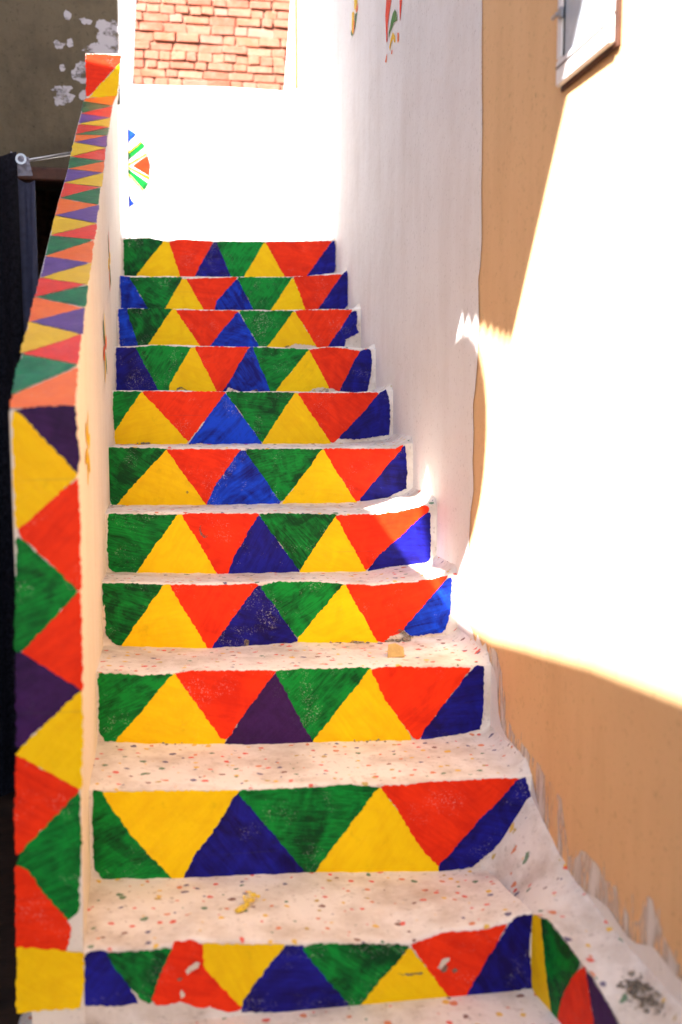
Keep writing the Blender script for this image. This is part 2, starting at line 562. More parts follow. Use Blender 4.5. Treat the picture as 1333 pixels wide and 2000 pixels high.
# top edges of the risers and (where seen) the lines where they stand on the tread
TOPS = [
 [(165,1863),(340,1852),(375,1838),(410,1843),(600,1845),(800,1846),(866,1822),(932,1818),(987,1805),(1037,1787)],
 [(183,1545),(465,1545),(675,1534),(742,1537),(832,1529),(937,1523),(1037,1518)],
 [(195,1317),(277,1321),(367,1313),(538,1311),(722,1306),(760,1303),(944,1301)],
 [(202,1141),(335,1143),(503,1142),(540,1139),(620,1138),(672,1142),(728,1144),(815,1137),(880,1124)],
 [(212,1006),(397,1004),(505,1005),(656,1006),(725,1006),(770,1002),(840,988)],
 [(214,876),(470,878),(634,877),(771,876),(794,868)],
 [(223,766),(440,767),(580,768),(738,768),(760,764)],
 [(229,680),(300,676),(488,680),(604,683),(641,680),(666,680),(724,684)],
 [(232,604),(464,608),(574,608),(700,605)],
 [(236,541),(463,543),(569,543),(681,534)],
 [(242,467),(294,466),(321,472),(355,469),(416,472),(518,473),(655,471)],
]
BOTS = [
 [(155,1963),(270,1960),(400,1966),(475,1974),(700,1970),(800,1967),(880,1950),(974,1938),(1037,1926)],
 [(183,1717),(343,1716),(487,1709),(606,1704),(859,1702),(922,1697),(1037,1690)],
 [(195,1448),(292,1453),(510,1454),(611,1450),(800,1446),(940,1432)],
 [(203,1262),(405,1267),(480,1262),(580,1255),(735,1256),(870,1240)],
 [(212,1118),(422,1121),(584,1118),(713,1117),(755,1108),(840,1098)],
 [(214,987),(397,987),(544,984),(690,982),(750,973),(794,965)],
 [(223,868),(362,868),(510,867),(650,867),(760,858)],
]
YS = [1.741, 2.035, 2.321, 2.610, 2.830, 3.119, 3.409, 3.699, 3.989, 4.279, 4.569]
YBACK = 5.15


def wall_x(y):
    return 0.738 - 0.013 * (y - 2.0)


def left_x(y):
    return -0.186 - 0.013 * (y - 2.0)


stairs = thing('staircase', 'whitewashed plaster staircase whose risers carry rows of red, yellow, green and blue triangles', 'staircase', (0.27, 1.74, 0))
top_z, bot_z = [], []
for i in range(11):
    top_z.append([(p.x, p.z) for p in (on_y(a, b, YS[i]) for a, b in TOPS[i])])
for i in range(11):
    if i < 7:
        bot_z.append([(p.x, p.z) for p in (on_y(a, b, YS[i]) for a, b in BOTS[i])])
    else:
        bot_z.append([(x, z - 0.004) for x, z in top_z[i - 1]])

NC = 64
for i in range(11):
    Y = YS[i]
    xr = wall_x(Y) + 0.02 if i > 0 else on_y(1038, 1850, Y).x
    xl = left_x(Y) - 0.03
    verts, rows = [], 0
    tread_end = (YS[i + 1] if i < 10 else YBACK) + 0.03
    treadl = tread_end - Y
    # profile: (kind, t)
    prof = [('r', -0.6 if i == 0 else -0.10), ('r', 0.35), ('r', 0.7), ('r', 1.0), ('n', 0.35), ('n', 0.75), ('n', 1.0)]
    prof += [('t', k / 14) for k in range(1, 15)]
    cols = NC
    for kind, t in prof:
        for c in range(cols + 1):
            x = xl + (xr - xl) * c / cols
            zt = lerp_poly(top_z[i], x)
            zb = lerp_poly(bot_z[i], x)
            zf = lerp_poly(bot_z[i + 1], x) if i < 10 else zt - 0.004
            nz = 0.0030 * n3(x * 18, i * 3.1, 5.0) + 0.0016 * n3(x * 60, i * 7.7, 1.0)
            ny = 0.0035 * n3(x * 14, i * 5.3, 9.0) + 0.0015 * n3(x * 70, i * 2.7, 3.0)
            if kind == 'r':
                y, z = Y, zb + (zt - zb) * t
            elif kind == 'n':
                # rounded, uneven nosing above the paint
                a = t * math.pi / 2
                r = 0.009
                y = Y + r * (1 - math.cos(a)) + abs(ny) * t
                z = zt + (0.0055 + nz) * math.sin(a)
            else:
                y0 = Y + 0.010
                y = y0 + (tread_end - y0) * t
                zn = zt + 0.0055 + nz * (1 - t)
                tt = min(1.0, (y - y0) / max(1e-6, (tread_end - 0.03 - y0)))
                z = zn + (zf - 0.002 - zn) * tt
                z += 0.0045 * n3(x * 9, y * 9, i) * math.sin(math.pi * tt) + 0.0016 * n3(x * 45, y * 45, i)
                # mortar swept up into the corners at the wall and at the next riser
                e = max(0.0, 1 - (wall_x(y) - x) / 0.035)
                z += 0.022 * e * e
                e2 = max(0.0, 1 - (tread_end - 0.03 - y) / 0.018)
                z += 0.003 * e2 * (1 + n3(x * 30, 3, i))
            verts.append((x, y, z))
        rows += 1
    W = cols + 1
    faces = [(r * W + c, r * W + c + 1, (r + 1) * W + c + 1, (r + 1) * W + c) for r in range(rows - 1) for c in range(cols)]
    st = mesh_obj('step', verts, faces, STEPW, stairs, smooth=True)
    for k, (c, pts) in enumerate(RISERS[i]):
        if i >= 7:                                   # these risers go on down behind the step in front
            low = max(p[1] for p in pts)
            pts = [(a, b + (0 if b < low - 9 else 16)) for a, b in pts]
            pts = [(a, b) for a, b in pts]
        P = [on_y(a, b, Y) for a, b in pts]
        if i >= 7:
            for p in P:
                p.z = max(p.z, lerp_poly(bot_z[i], p.x) + 0.004)
        patch('painted_triangle', P, Vector((0, -(0.0012 + 0.00025 * k), 0)), COL[c], st, i * 20 + k)

# lower steps, between the landing strip and the courtyard
for k, (ya, yb, zt) in enumerate([(1.44, 1.83, 0.0), (1.12, 1.43, -0.2), (0.80, 1.11, -0.4)]):
    bm = bmesh.new()
    add_box(bm, (-0.30, ya, G0 - 0.02), (0.72, yb, zt - 0.001), 0.012)
    bm_obj('step', bm, STEPW, stairs)

# plaster kerb that swells out along the right-hand wall beside the two lowest steps
Y1, Y2 = YS[0], YS[1]
kA = on_y(1038, 1926, Y1)
kdir = Vector((0.045, -0.30, 0)).normalized()
kn = Vector((kdir.y, -kdir.x, 0)).normalized()
if kn.x > 0:
    kn = -kn
zt1 = lerp_poly(top_z[0], on_y(930, 1700, Y1).x)


def on_wall(px, py, lift=0.0):
    P = Vector((wall_x(2.0) - lift, 2.0, 0))
    N = Vector((-1, -0.013, 0)).normalized()
    return on_plane(px, py, P, N)


tread1 = lerp_poly(bot_z[1], 0.6)
lowline = [on_plane(a, b, Vector((0, 0, tread1 - 0.004)), Vector((0, 0, 1))) for a, b in ((922, 1693), (955, 1712))]
lowline += [on_plane(1000, 1745, Vector((0, 0, tread1 + 0.0)), Vector((0, 0, 1)))]
lowline += [on_y(1038, 1787, Y1) + Vector((0.002, 0, 0.001))]
face_top = [on_plane(a, b, kA, kn) for a, b in ((1058, 1790), (1074, 1797), (1091, 1818), (1112, 1846), (1133, 1875), (1157, 1904), (1180, 1945), (1206, 1989), (1240, 2040), (1290, 2110))]
lowline += face_top
hiline = [on_wall(a, b) for a, b in ((1037, 1535), (1062, 1590), (1085, 1640), (1108, 1690), (1125, 1716), (1140, 1735), (1158, 1757), (1180, 1785), (1205, 1815), (1235, 1848), (1265, 1880), (1300, 1916), (1345, 1965), (1420, 2045))]
verts, faces = [], []
NK = 10
fine = 4
segs = (len(lowline) - 1) * fine
for s in range(segs + 1):
    a, f = min(s // fine, len(lowline) - 2), 0
    f = (s - a * fine) / fine
    p, q = lowline[a].lerp(lowline[a + 1], f), hiline[a].lerp(hiline[a + 1], f)
    for k in range(NK + 1):
        t = k / NK
        v = p.lerp(q, t)
        sag = -0.010 * math.sin(math.pi * t)
        v.z += sag + 0.006 * n3(v.x * 16, v.y * 16, 3) * math.sin(math.pi * t) + 0.003 * n3(v.x * 50, v.y * 50, 8) * (1 if 0 < k < NK else 0)
        if k == NK:
            v.x += 0.02
        verts.append(v)
for s in range(segs):
    for k in range(NK):
        o = s * (NK + 1) + k
        faces.append((o, o + 1, o + NK + 2, o + NK + 1))
kerb = mesh_obj('kerb', verts, faces, STEPW, stairs, smooth=True)
from mathutils.bvhtree import BVHTree
kerb_tree = BVHTree.FromPolygons([tuple(v) for v in verts], faces)
fv, ff = [], []
fl_top = [on_plane(1038, 1787, kA, kn)] + face_top
for p in fl_top:
    fv += [p, p.lerp(Vector((p.x, p.y, -0.02)), 0.5), Vector((p.x, p.y, -0.02))]
for k in range(len(fl_top) - 1):
    for j in range(2):
        ff.append((k * 3 + j, k * 3 + j + 1, k * 3 + j + 4, k * 3 + j + 3))
dirt_px = [(1222, 1922), (1232, 1912), (1248, 1916), (1262, 1926), (1274, 1940), (1284, 1962), (1290, 1985), (1276, 1988), (1262, 1972), (1248, 1956), (1232, 1944), (1222, 1934)]
ctr = (1255, 1950)
hits = [kerb_tree.ray_cast(EYE, ray(*p))[0] for p in dirt_px + [ctr]]
if all(h is not None for h in hits):
    hs = [h + Vector((-0.002, -0.002, 0.004)) for h in hits]
    k = len(dirt_px)
    mesh_obj('dirt_patch', hs, [(q, (q + 1) % k, k) for q in range(k)], STAIN, kerb)
kf = mesh_obj('kerb_face', fv, ff, STEPW, stairs)
KF = [('y', [(1040,1794),(1049,1790),(1058,1797),(1074,1910),(1085,2000),(1080,1996),(1042,1928),(1038,1835)]),
      ('g', [(1060,1796),(1070,1797),(1091,1823),(1133,1879),(1109,1940),(1092,2000),(1085,2000),(1073,1930)]),
      ('r', [(1144,1890),(1161,1999),(1163,2010),(1090,2010),(1100,1955),(1121,1912)]),
      ('p', [(1150,1902),(1156,1908),(1199,1980),(1212,2008),(1166,2010)])]
for k, (c, pts) in enumerate(KF):
    patch('painted_triangle', [on_plane(a, b, kA, kn) for a, b in pts], kn * (0.0014 + 0.0003 * k), COL[c], kf, 700 + k)

# ------------------------------------------------------------------ parapet on the left
YP = Y1 - 0.004
YPE = 4.47
TP = [on_y(22, 799, YP), on_y(147, 795, YP), on_y(228, 188, YPE)]
tn = (TP[1] - TP[0]).cross(TP[2] - TP[0]).normalized()
if tn.z < 0:
    tn = -tn


def on_top(px, py):
    return on_plane(px, py, TP[0], tn)


par = thing('stair_parapet', 'cream plaster stair parapet with triangles painted down its sloping top and front end', 'parapet', (-0.22, 1.74, G0))
# section by section: outer top, inner top, inner foot, outer foot
lefts = [(22,799),(44,693),(57,631),(79,544),(99,461),(117,388),(134,331),(148,263),(159,222),(166,192)]
rights = [(148,795),(158,655),(166,603),(178,516),(188,438),(196,380),(204,327),(213,249),(219,208),(229,187)]
LT = [on_top(*p) for p in lefts]
RT = [on_top(*p) for p in rights]
verts, faces = [], []
NS = 40


def along(pts, y):
    for a, b in zip(pts, pts[1:]):
        if y <= b.y:
            t = (y - a.y) / (b.y - a.y)
            return a.lerp(b, max(0.0, t))
    return pts[-1].copy()


y_end = YPE
for s in range(NS + 1):
    y = YP + (y_end - YP) * s / NS
    lt, rt = along(LT, y), along(RT, y)
    lt.y = rt.y = y
    foot_in = left_x(y) - 0.004
    if y < 2.0:
        foot_in = on_y(163, 1900, YP).x + (left_x(2.0) - 0.004 - on_y(163, 1900, YP).x) * max(0.0, (y - YP)) / (2.0 - YP)
    j = 0.0025 * n3(y * 14, 2.2, 4.4)
    e = 0.006
    rt2 = rt + Vector((j, 0, 0))
    verts += [lt + Vector((-0.003, 0, -e)), lt + Vector((0.004, 0, -0.0005)), rt2 + Vector((-e, 0, -0.0005)), rt2 + Vector((-0.001, 0, -e * 0.6)), rt2 + Vector((0.001, 0, -e * 2)),
              rt2.lerp(Vector((foot_in, y, max(0.0, rt.z - 1.0))), 0.5) + Vector((j * 0.6, 0, 0)), Vector((foot_in, y, max(-0.02, rt.z - 1.25))),
              Vector((foot_in, y, G0)), Vector((lt.x - 0.003 + (0.006 if s == 0 else 0.0), y, G0))]
n = 9
for s in range(NS):
    for k in range(n):
        a, b = s * n + k, s * n + (k + 1) % n
        faces.append((a, a + n, b + n, b))
faces.append(tuple(range(n)))
faces.append(tuple(NS * n + k for k in reversed(range(n))))
CREAM = m_plaster('cream_plaster', (0.74, 0.68, 0.60), (0.55, 0.44, 0.33), dirt_amt=0.3, streaks=0.7, bump=0.004)
pb = mesh_obj('wall', verts, faces, CREAM, par)
PTOP = [('o', [(24,773),(152,719),(146,794),(22,797)]), ('g', [(44,693.5),(152,714),(24,772),(33,721)]), ('r', [(46,692),(158,655),(154,712)]),
 ('y', [(57,631),(157,655),(42,691)]), ('v', [(166,603),(163,655),(62,630)]), ('o', [(69,582),(164,603),(58,630)]), ('g', [(172,559),(168,600),(73,581)]),
 ('r', [(79,544),(167,557),(70,581)]), ('y', [(178,516),(172,557),(80,543)]), ('v', [(90,503),(176,515),(81,543)]), ('o', [(183,471),(180,514),(90,501)]),
 ('g', [(99,461),(180,470),(91,500)]), ('r', [(189,439),(185,469),(101,461)]), ('y', [(108,423),(188,438),(100,460)]), ('v', [(194,402),(189,437),(110,422)]),
 ('o', [(117,388),(191,401),(109,422)]), ('g', [(197,367),(192,400),(120,387)]), ('r', [(127,359),(195.5,367),(118.5,387)]), ('y', [(202.5,339),(199,366),(127,358)]),
 ('v', [(134,332),(199,339),(127,357)]), ('o', [(205,315),(202.5,338),(136,330)]), ('g', [(138,307.5),(204,316),(134,330)]), ('r', [(207,291),(205,314.5),(141,307)]),
 ('y', [(145,279),(208,290),(138,307)]), ('v', [(210,266),(208.6,289),(146.5,279)]), ('o', [(149,264),(209.5,265.5),(145,278)]), ('g', [(214,250),(210,265),(149,263)]),
 ('r', [(153.5,244),(213,249),(149,263)]), ('y', [(216.5,231),(214,249),(155,243)]), ('v', [(159,223.5),(215,231),(155,242)]), ('r', [(220,208),(216.5,230.5),(159,222)]),
 ('g', [(163,199),(218,207),(160,221)]), ('o', [(167.5,193),(227,188),(220,207),(164,198)])]
for k, (c, pts) in enumerate(PTOP):
    pts3 = [on_top(a, b) for a, b in pts]
    patch('painted_triangle', pts3, tn * (0.0012 + 0.0003 * (k % 5)), COLT[c], pb, 300 + k, grow=0.0008 if k < 20 else 0.0002)
PFRONT = [('p', [(33,802),(146,796),(151,922)]), ('y', [(29,805),(148,928),(40,1030),(34,1027)]), ('r', [(152,937),(155,1151),(43,1043),(40,1036)]),
 ('g', [(36,1052),(148,1155),(40,1270),(34,1270)]), ('r', [(155,1158),(158,1349),(45,1275)]), ('p', [(34,1275),(155,1349),(36,1457)]),
 ('y', [(158,1353),(158,1420),(157,1538),(34,1472)]), ('r', [(34,1478),(152,1543),(33,1667)]), ('g', [(152,1549),(156,1640),(152,1777),(129,1795),(36,1688),(42,1667)]),
 ('r', [(33,1693),(47,1698),(137,1811),(126,1858),(37,1851)]), ('y', [(36,1852),(126,1860),(162,1863),(162,1910),(155,1964),(36,1975)])]
for k, (c, pts) in enumerate(PFRONT):
    patch('painted_triangle', [on_y(a, b, YP) for a, b in pts], Vector((0, -(0.0012 + 0.0003 * (k % 4)), 0)), COL[c], pb, 400 + k)
# raised stop at the head of the parapet
sa, sb, sc = on_y(167, 190, YPE), on_y(229, 187, YPE), on_y(236.5, 105, YPE)
sd = on_y(167.5, 105, YPE)
zb_ = G0
sv = [Vector((sa.x, YPE, zb_)), Vector((sb.x, YPE, zb_)), Vector((sb.x, YPE, sb.z)), Vector((sc.x, YPE, sc.z)), Vector((sd.x, YPE, sd.z))]
sv = sv + [v + Vector((-0.006, 0.13, 0)) for v in sv]
post = mesh_obj('end_post', sv, [(0, 1, 2, 3, 4), (9, 8, 7, 6, 5), (0, 5, 6, 1), (1, 6, 7, 2), (2, 7, 8, 3), (3, 8, 9, 4), (4, 9, 5, 0)], CREAM, par)
for k, (c, pts) in enumerate([('r', [(168,106),(235,108),(236,120),(175,187),(168.5,187)]), ('y', [(235,124),(232.5,159),(229,187),(174,191)])]):
    patch('painted_triangle', [on_y(a, b, YPE) for a, b in pts], Vector((0, -(0.0015 + 0.0004 * k), 0)), COL[c], post, 640 + k, grow=0.0008)
# faded flowers brushed on the inner face, seen almost edge-on
IN_P, IN_N = Vector((left_x(2.2) + 0.004, 2.2, 0)), Vector((1, 0.02, 0)).normalized()


def flower(y, z, r, cols, seed):
    rnd = random.Random(seed)
    for k in range(6):
        a = k * math.pi / 3 + 0.3
        ctr = Vector((0, y + r * 0.6 * math.cos(a), z + r * 0.6 * math.sin(a)))
        pts = []
        for m in range(8):
            b = m * math.pi / 4
            u, v = 0.45 * r * math.cos(b), 0.2 * r * math.sin(b)
            py, pz = ctr.y + u * math.cos(a) - v * math.sin(a), ctr.z + u * math.sin(a) + v * math.cos(a)
            lt, rt = along(LT, py), along(RT, py)
            top, foot = rt.z, left_x(py) - 0.004
            f = min(1.0, max(0.0, (top - pz) / 0.5)) * 0.5
            x = rt.x + (foot - rt.x) * f
            pts.append(Vector((x, py, pz)))
        patch('painted_petal', pts, Vector((0.0022, 0, 0)), COL[cols[k % len(cols)]], pb, seed * 10 + k, step=0.02, amp=0.0005, grow=0)


flower(2.16, 1.0, 0.075, 'yy', 51)
flower(3.02, 1.25, 0.10, 'oyg', 52)
flower(3.45, 1.55, 0.10, 'yog', 53)

# ------------------------------------------------------------------ house on the right
house = thing('plaster_house', 'tan plastered house wall on the right, its rear part whitewashed above the stairs', 'house wall', (0.9, 1.6, G0))
ya, yb, ztop = -3.0, YBACK + 0.25, 4.6
verts = [(wall_x(ya), ya, G0), (wall_x(yb), yb, G0), (wall_x(yb), yb, ztop), (wall_x(ya), ya, ztop),
         (wall_x(ya) + 3.0, ya, G0), (wall_x(yb) + 3.0, yb, G0), (wall_x(yb) + 3.0, yb, ztop), (wall_x(ya) + 3.0, ya, ztop)]
faces = [(0, 3, 2, 1), (4, 5, 6, 7), (3, 7, 6, 2), (0, 1, 5, 4), (0, 4, 7, 3), (1, 2, 6, 5)]
hw = mesh_obj('wall', verts, faces, TAN, house)
WN = Vector((-1, -0.013, 0)).normalized()
coat_px = [(944, -40), (943, 120), (944, 260), (942, 360), (943, 470), (940, 520), (936, 545), (938, 640), (935, 700), (930, 760), (926, 790), (927, 840), (925, 900), (927, 960),
           (921, 1000), (918, 1060), (913, 1120), (908, 1180), (915, 1215), (926, 1235), (930, 1260), (935, 1238), (944, 1262), (951, 1255), (956, 1285), (968, 1310), (973, 1336), (976, 1392), (982, 1420), (992, 1441), (1002, 1450),
           (1016, 1478), (1030, 1490), (1042, 1520), (1050, 1560), (1062, 1600), (1078, 1650), (1095, 1690), (1110, 1712), (1128, 1730), (1150, 1745), (1170, 1755), (1190, 1772),
           (1208, 1800), (1227, 1828), (1245, 1842), (1262, 1845), (1280, 1850), (1297, 1872), (1317, 1900), (1345, 1925), (1420, 2000), (1420, 2100)]
cp = [on_wall(*p) for p in coat_px]
cp += [Vector((wall_x(cp[-1].y), cp[-1].y, -0.3)), Vector((wall_x(YBACK), YBACK + 0.03, -0.3)), Vector((wall_x(YBACK), YBACK + 0.03, ztop - 0.01)), Vector((wall_x(cp[0].y), cp[0].y, ztop - 0.01))]
coat = patch('whitewash_coat', cp, WN * 0.0022, WHITE, house, 77, step=0.03, amp=0.0016, grow=0.0)
# a thin, dragged-out second edge of whitewash
thin_px = [(958, 1262), (972, 1275), (985, 1330), (992, 1400), (1006, 1435), (1030, 1462), (1052, 1490), (1068, 1520), (1085, 1545), (1098, 1560), (1106, 1620), (1112, 1672), (1126, 1676), (1136, 1660), (1152, 1672), (1172, 1695), (1186, 1722), (1204, 1730),
           (1216, 1765), (1232, 1795), (1250, 1800), (1262, 1750), (1276, 1758), (1292, 1810), (1306, 1845), (1322, 1880), (1345, 1890), (1420, 1980), (1420, 2100), (1300, 1960), (1180, 1830), (1090, 1720), (1030, 1560), (1000, 1500), (960, 1420), (950, 1320)]
tw = patch('thin_whitewash', [on_wall(*p) for p in thin_px], WN * 0.0012, THINW, house, 78, step=0.012, amp=0.003, grow=0.0)
# loose brush strokes where the whitewash runs out on the tan
rnd = random.Random(21)
edge = [(975, 1330), (985, 1420), (1020, 1482), (1048, 1545), (1075, 1600), (1100, 1680), (1140, 1700), (1190, 1745), (1230, 1810), (1262, 1800), (1310, 1880), (1345, 1910)]
bm = bmesh.new()
for k in range(45):
    u = rnd.random() * (len(edge) - 1)
    a = int(u)
    px = edge[a][0] + (edge[a + 1][0] - edge[a][0]) * (u - a) + rnd.uniform(-6, 10)
    py = edge[a][1] + (edge[a + 1][1] - edge[a][1]) * (u - a) + rnd.uniform(-60, 30)
    if px < 1030:
        py = max(py, 1340)
    p = on_wall(px, py) + WN * (0.0024 + 0.000004 * k)
    L, w = rnd.uniform(0.012, 0.05), rnd.uniform(0.0008, 0.0035)
    lean = rnd.uniform(-0.12, 0.12)
    pts = []
    for q in range(10):
        tt = q / 9
        pts.append((w * math.sin(math.pi * tt) ** 0.6 + w * 0.3 * rnd.uniform(-1, 1), L * (tt - 0.5)))
    ring = [(a_, b_) for a_, b_ in pts] + [(-a_, b_) for a_, b_ in reversed(pts[1:-1])]
    vs = [bm.verts.new(p + Vector((0, a_ + lean * b_, b_))) for a_, b_ in ring]
    f = bm.faces.new(vs)
    f.normal_update()
    if f.normal.x > 0:
        f.normal_flip()
bm.normal_update()
bmesh.ops.triangulate(bm, faces=bm.faces[:], ngon_method='EAR_CLIP')
so = bm_obj('brush_strokes', bm, THINW, coat)
so['kind'] = 'stuff'
# the painted emblems high on the whitewash
EMB = [('r', [(757,-30),(766,-30),(767,0),(763,25),(760,48),(759,80),(757,84),(756,60),(755,30),(757,0)]), ('r', [(785,-30),(791,-30),(788,0),(786,22),(784,42),(783,25),(783,0)]),
       ('g', [(774,18),(777,24),(779,40),(772,44),(768,56),(764,66),(762,76),(762,64),(766,42),(770,26)]), ('y', [(770,63),(774,70),(775,82),(773,84),(771,76),(767,84),(764,100),(763,92),(766,76)]),
       ('o', [(779,64),(782,64),(782,80),(779,84)]), ('o', [(757,110),(759,104),(758,122),(755,122)]), ('o', [(768,98),(770,98),(769,106),(767,106)])]
for k, (c, pts) in enumerate(EMB):
    patch('painted_emblem', [on_wall(a, b) for a, b in pts], WN * (0.0036 + 0.0002 * k), COL[c], coat, 500 + k, step=0.02, amp=0.0006, grow=0)
EMB2 = [('y', [(694,-30),(700,-30),(700,5),(697,18),(694,20)]), ('o', [(697,20),(701,5),(701,20),(698,26)]), ('g', [(696,28),(700,24),(698,40),(696,54),(694,60)]),
        ('y', [(690,25),(694,22),(693,66),(689,68)]), ('g', [(688,58),(692,68),(690,71),(688,68)]), ('o', [(693,40),(695,40),(694,62),(692,66)])]
for k, (c, pts) in enumerate(EMB2):
    patch('painted_emblem', [on_wall(a, b) for a, b in pts], WN * (0.0036 + 0.0002 * k), COL[c], coat, 520 + k, step=0.02, amp=0.0006, grow=0)

# window: white casement standing a little proud of the wall on a wooden sub-frame
p0, p1 = on_wall(1100, 172), on_wall(1211, 84)
wy1, wy0, wz0 = p0.y, p1.y, (p0.z + p1.z) / 2
wz1 = wz0 + 0.52
wx = wall_x((wy0 + wy1) / 2)
win = box_obj('window', (wx - 0.006, wy0 - 0.007, wz0 - 0.008), (wx + 0.03, wy1 + 0.002, wz1 + 0.008), LINTEL, house, 0.002)
fw = 0.042
bm = bmesh.new()
xo, xi = wx - 0.017, wx - 0.0062
add_box(bm, (xo, wy0, wz0), (xi, wy1, wz0 + fw * 1.15), 0.003)
add_box(bm, (xo, wy0, wz1 - fw), (xi, wy1, wz1), 0.003)
add_box(bm, (xo + 0.0005, wy0, wz0 + fw * 1.15), (xi, wy0 + fw, wz1 - fw), 0.003)
add_box(bm, (xo + 0.0005, wy1 - fw * 0.62, wz0 + fw * 1.15), (xi, wy1, wz1 - fw), 0.003)
bm_obj('frame', bm, ALU, win)
box_obj('bead', (xo - 0.0015, wy0 + 0.02, wz0 + fw * 0.78), (xo + 0.001, wy1 - 0.004, wz0 + fw * 0.83), LINTEL, win)
box_obj('gasket', (xi - 0.0072, wy1 - fw * 0.62 - 0.003, wz0 + fw * 1.2), (xi - 0.002, wy1 - fw * 0.62 + 0.001, wz1 - fw), VELVET, win)
box_obj('pane', (xi - 0.005, wy0 + fw - 0.006, wz0 + fw * 1.1), (xi - 0.001, wy1 - fw * 0.62 + 0.006, wz1 - fw + 0.006), GLASS, win)
bm = bmesh.new()
lz = on_wall(1108, 32).z
add_box(bm, (xo - 0.007, wy1 - 0.034, lz - 0.011), (xo + 0.002, wy1 - 0.020, lz + 0.011), 0.003)
add_box(bm, (xo - 0.010, wy1 - 0.022, lz - 0.004), (xo - 0.005, wy1 + 0.004, lz + 0.004), 0.0015)
bm_obj('latch', bm, STEEL, win)

# ------------------------------------------------------------------ wall behind the landing, with the opening
lw = thing('landing_wall', 'sunlit white wall behind the top of the stairs with a square opening', 'wall', (0.2, YBACK, 0.9))
oA, oB, oC, oD = on_y(255, 165, YBACK), on_y(562, 178, YBACK), on_y(576, -10, YBACK), on_y(262, -10, YBACK)
xl, xr, z0, z1 = on_y(232.5, 300, YBACK).x, wall_x(YBACK) + 0.01, 0.9, 3.9
zo = oC.z + 0.35
bm = bmesh.new()


def slab(poly, y0, y1):
    a = [bm.verts.new((x, y0, z)) for x, z in poly]
    b = [bm.verts.new((x, y1, z)) for x, z in poly]
    k = len(poly)
    bm.faces.new(a)
    bm.faces.new(list(reversed(b)))
    for q in range(k):
        bm.faces.new((a[q], b[q], b[(q + 1) % k], a[(q + 1) % k]))


oCx = oB.x + (oC.x - oB.x) * (zo - oB.z) / (oC.z - oB.z)
oDx = oA.x + (oD.x - oA.x) * (zo - oA.z) / (oD.z - oA.z)
slab([(xl, z0), (xr, z0), (xr, oB.z), (oB.x, oB.z), ((oA.x * 0.4 + oB.x * 0.6), oB.z + 0.006), (oA.x, oA.z), (xl, oA.z)], YBACK, YBACK + 0.22)
slab([(xl, oA.z), (oA.x, oA.z), (oDx, zo), (xl, zo)], YBACK, YBACK + 0.22)
slab([(oB.x, oB.z), (xr, oB.z), (xr, zo), (oCx, zo)], YBACK, YBACK + 0.22)
slab([(xl, zo), (oDx, zo), (oCx, zo), (xr, zo), (xr, z1), (xl, z1)], YBACK, YBACK + 0.22)
bmesh.ops.recalc_face_normals(bm, faces=bm.faces)
bw = bm_obj('wall', bm, WHITE, lw)
box_obj('pilaster', (xl, YBACK - 0.014, 0.9), (on_y(250, 300, YBACK).x, YBACK - 0.0005, 3.9), WHITE, lw, 0.003)
pa, pb_ = on_y(205, 203, YBACK - 0.03), on_y(233, 203, YBACK - 0.03)
box_obj('pier', (pa.x, YBACK - 0.026, 0.9), (-0.2462, YBACK - 0.0205, pa.z), WHITE, lw, 0.003)
jb = on_y(571, 100, YBACK)
je = on_y(577, 172, YBACK)
box_obj('jamb_board', (je.x - 0.001, YBACK - 0.010, je.z), (je.x + 0.010, YBACK - 0.0006, je.z + 0.6), OCHREWOOD, lw)
DISC = [('b', [(251,251),(267,262.5),(251,279)]), ('g', [(278,277.5),(284,286),(251,313),(251,300)]), ('r', [(259,324),(289,303),(294,322.5),(292,344)]),
        ('g', [(251,330),(290.5,358),(282,372),(251,337.5)]), ('b', [(251,381),(263,397.5),(251,406)]),
        ('y', [(251,320),(287,298),(288,301),(251,324)]), ('y', [(251,325),(293,346),(292,352),(251,328)]), ('y', [(251,297),(275,276),(277,278),(251,300)]), ('y', [(251,339),(281,372),(279,374),(251,343)])]
for k, (c, pts) in enumerate(DISC):
    patch('painted_wedge', [on_y(a, b, YBACK) for a, b in pts], Vector((0, -(0.0015 + 0.0003 * k), 0)), COL[c], bw, 600 + k, amp=0.0006, grow=0)

# ------------------------------------------------------------------ brick wall beyond the opening
rnd = random.Random(11)
YB = 7.35
bwall = thing('brick_wall', 'rough orange brick wall seen through the opening at the top', 'brick wall', (0.3, YB, G0))
box_obj('mortar', (-1.2, YB + 0.018, G0), (1.9, YB + 0.3, 4.75), MORTAR, bwall)
z = 2.95
course = 0
while z < 4.62:
    h = 0.056 + rnd.uniform(-0.004, 0.005)
    x = -0.8 - rnd.uniform(0, 0.1)
    head = rnd.random() < 0.5
    while x < 1.5:
        w = rnd.choice([0.082, 0.09, 0.098]) if rnd.random() < (0.72 if head else 0.3) else rnd.uniform(0.15, 0.18)
        g = rnd.choice([0.003, 0.004, 0.007, 0.012])
        d = rnd.uniform(-0.008, 0.008)
        bm = bmesh.new()
        dz = rnd.uniform(-0.004, 0.004)
        add_box(bm, (x, YB + d, z + dz), (x + w - g, YB + 0.09, z + dz + h - 0.002), 0.005, 0.005, rnd)
        bm_obj('brick', bm, BRICK, bwall)
        x += w
    z += h + rnd.choice([0.002, 0.005])
    course += 1

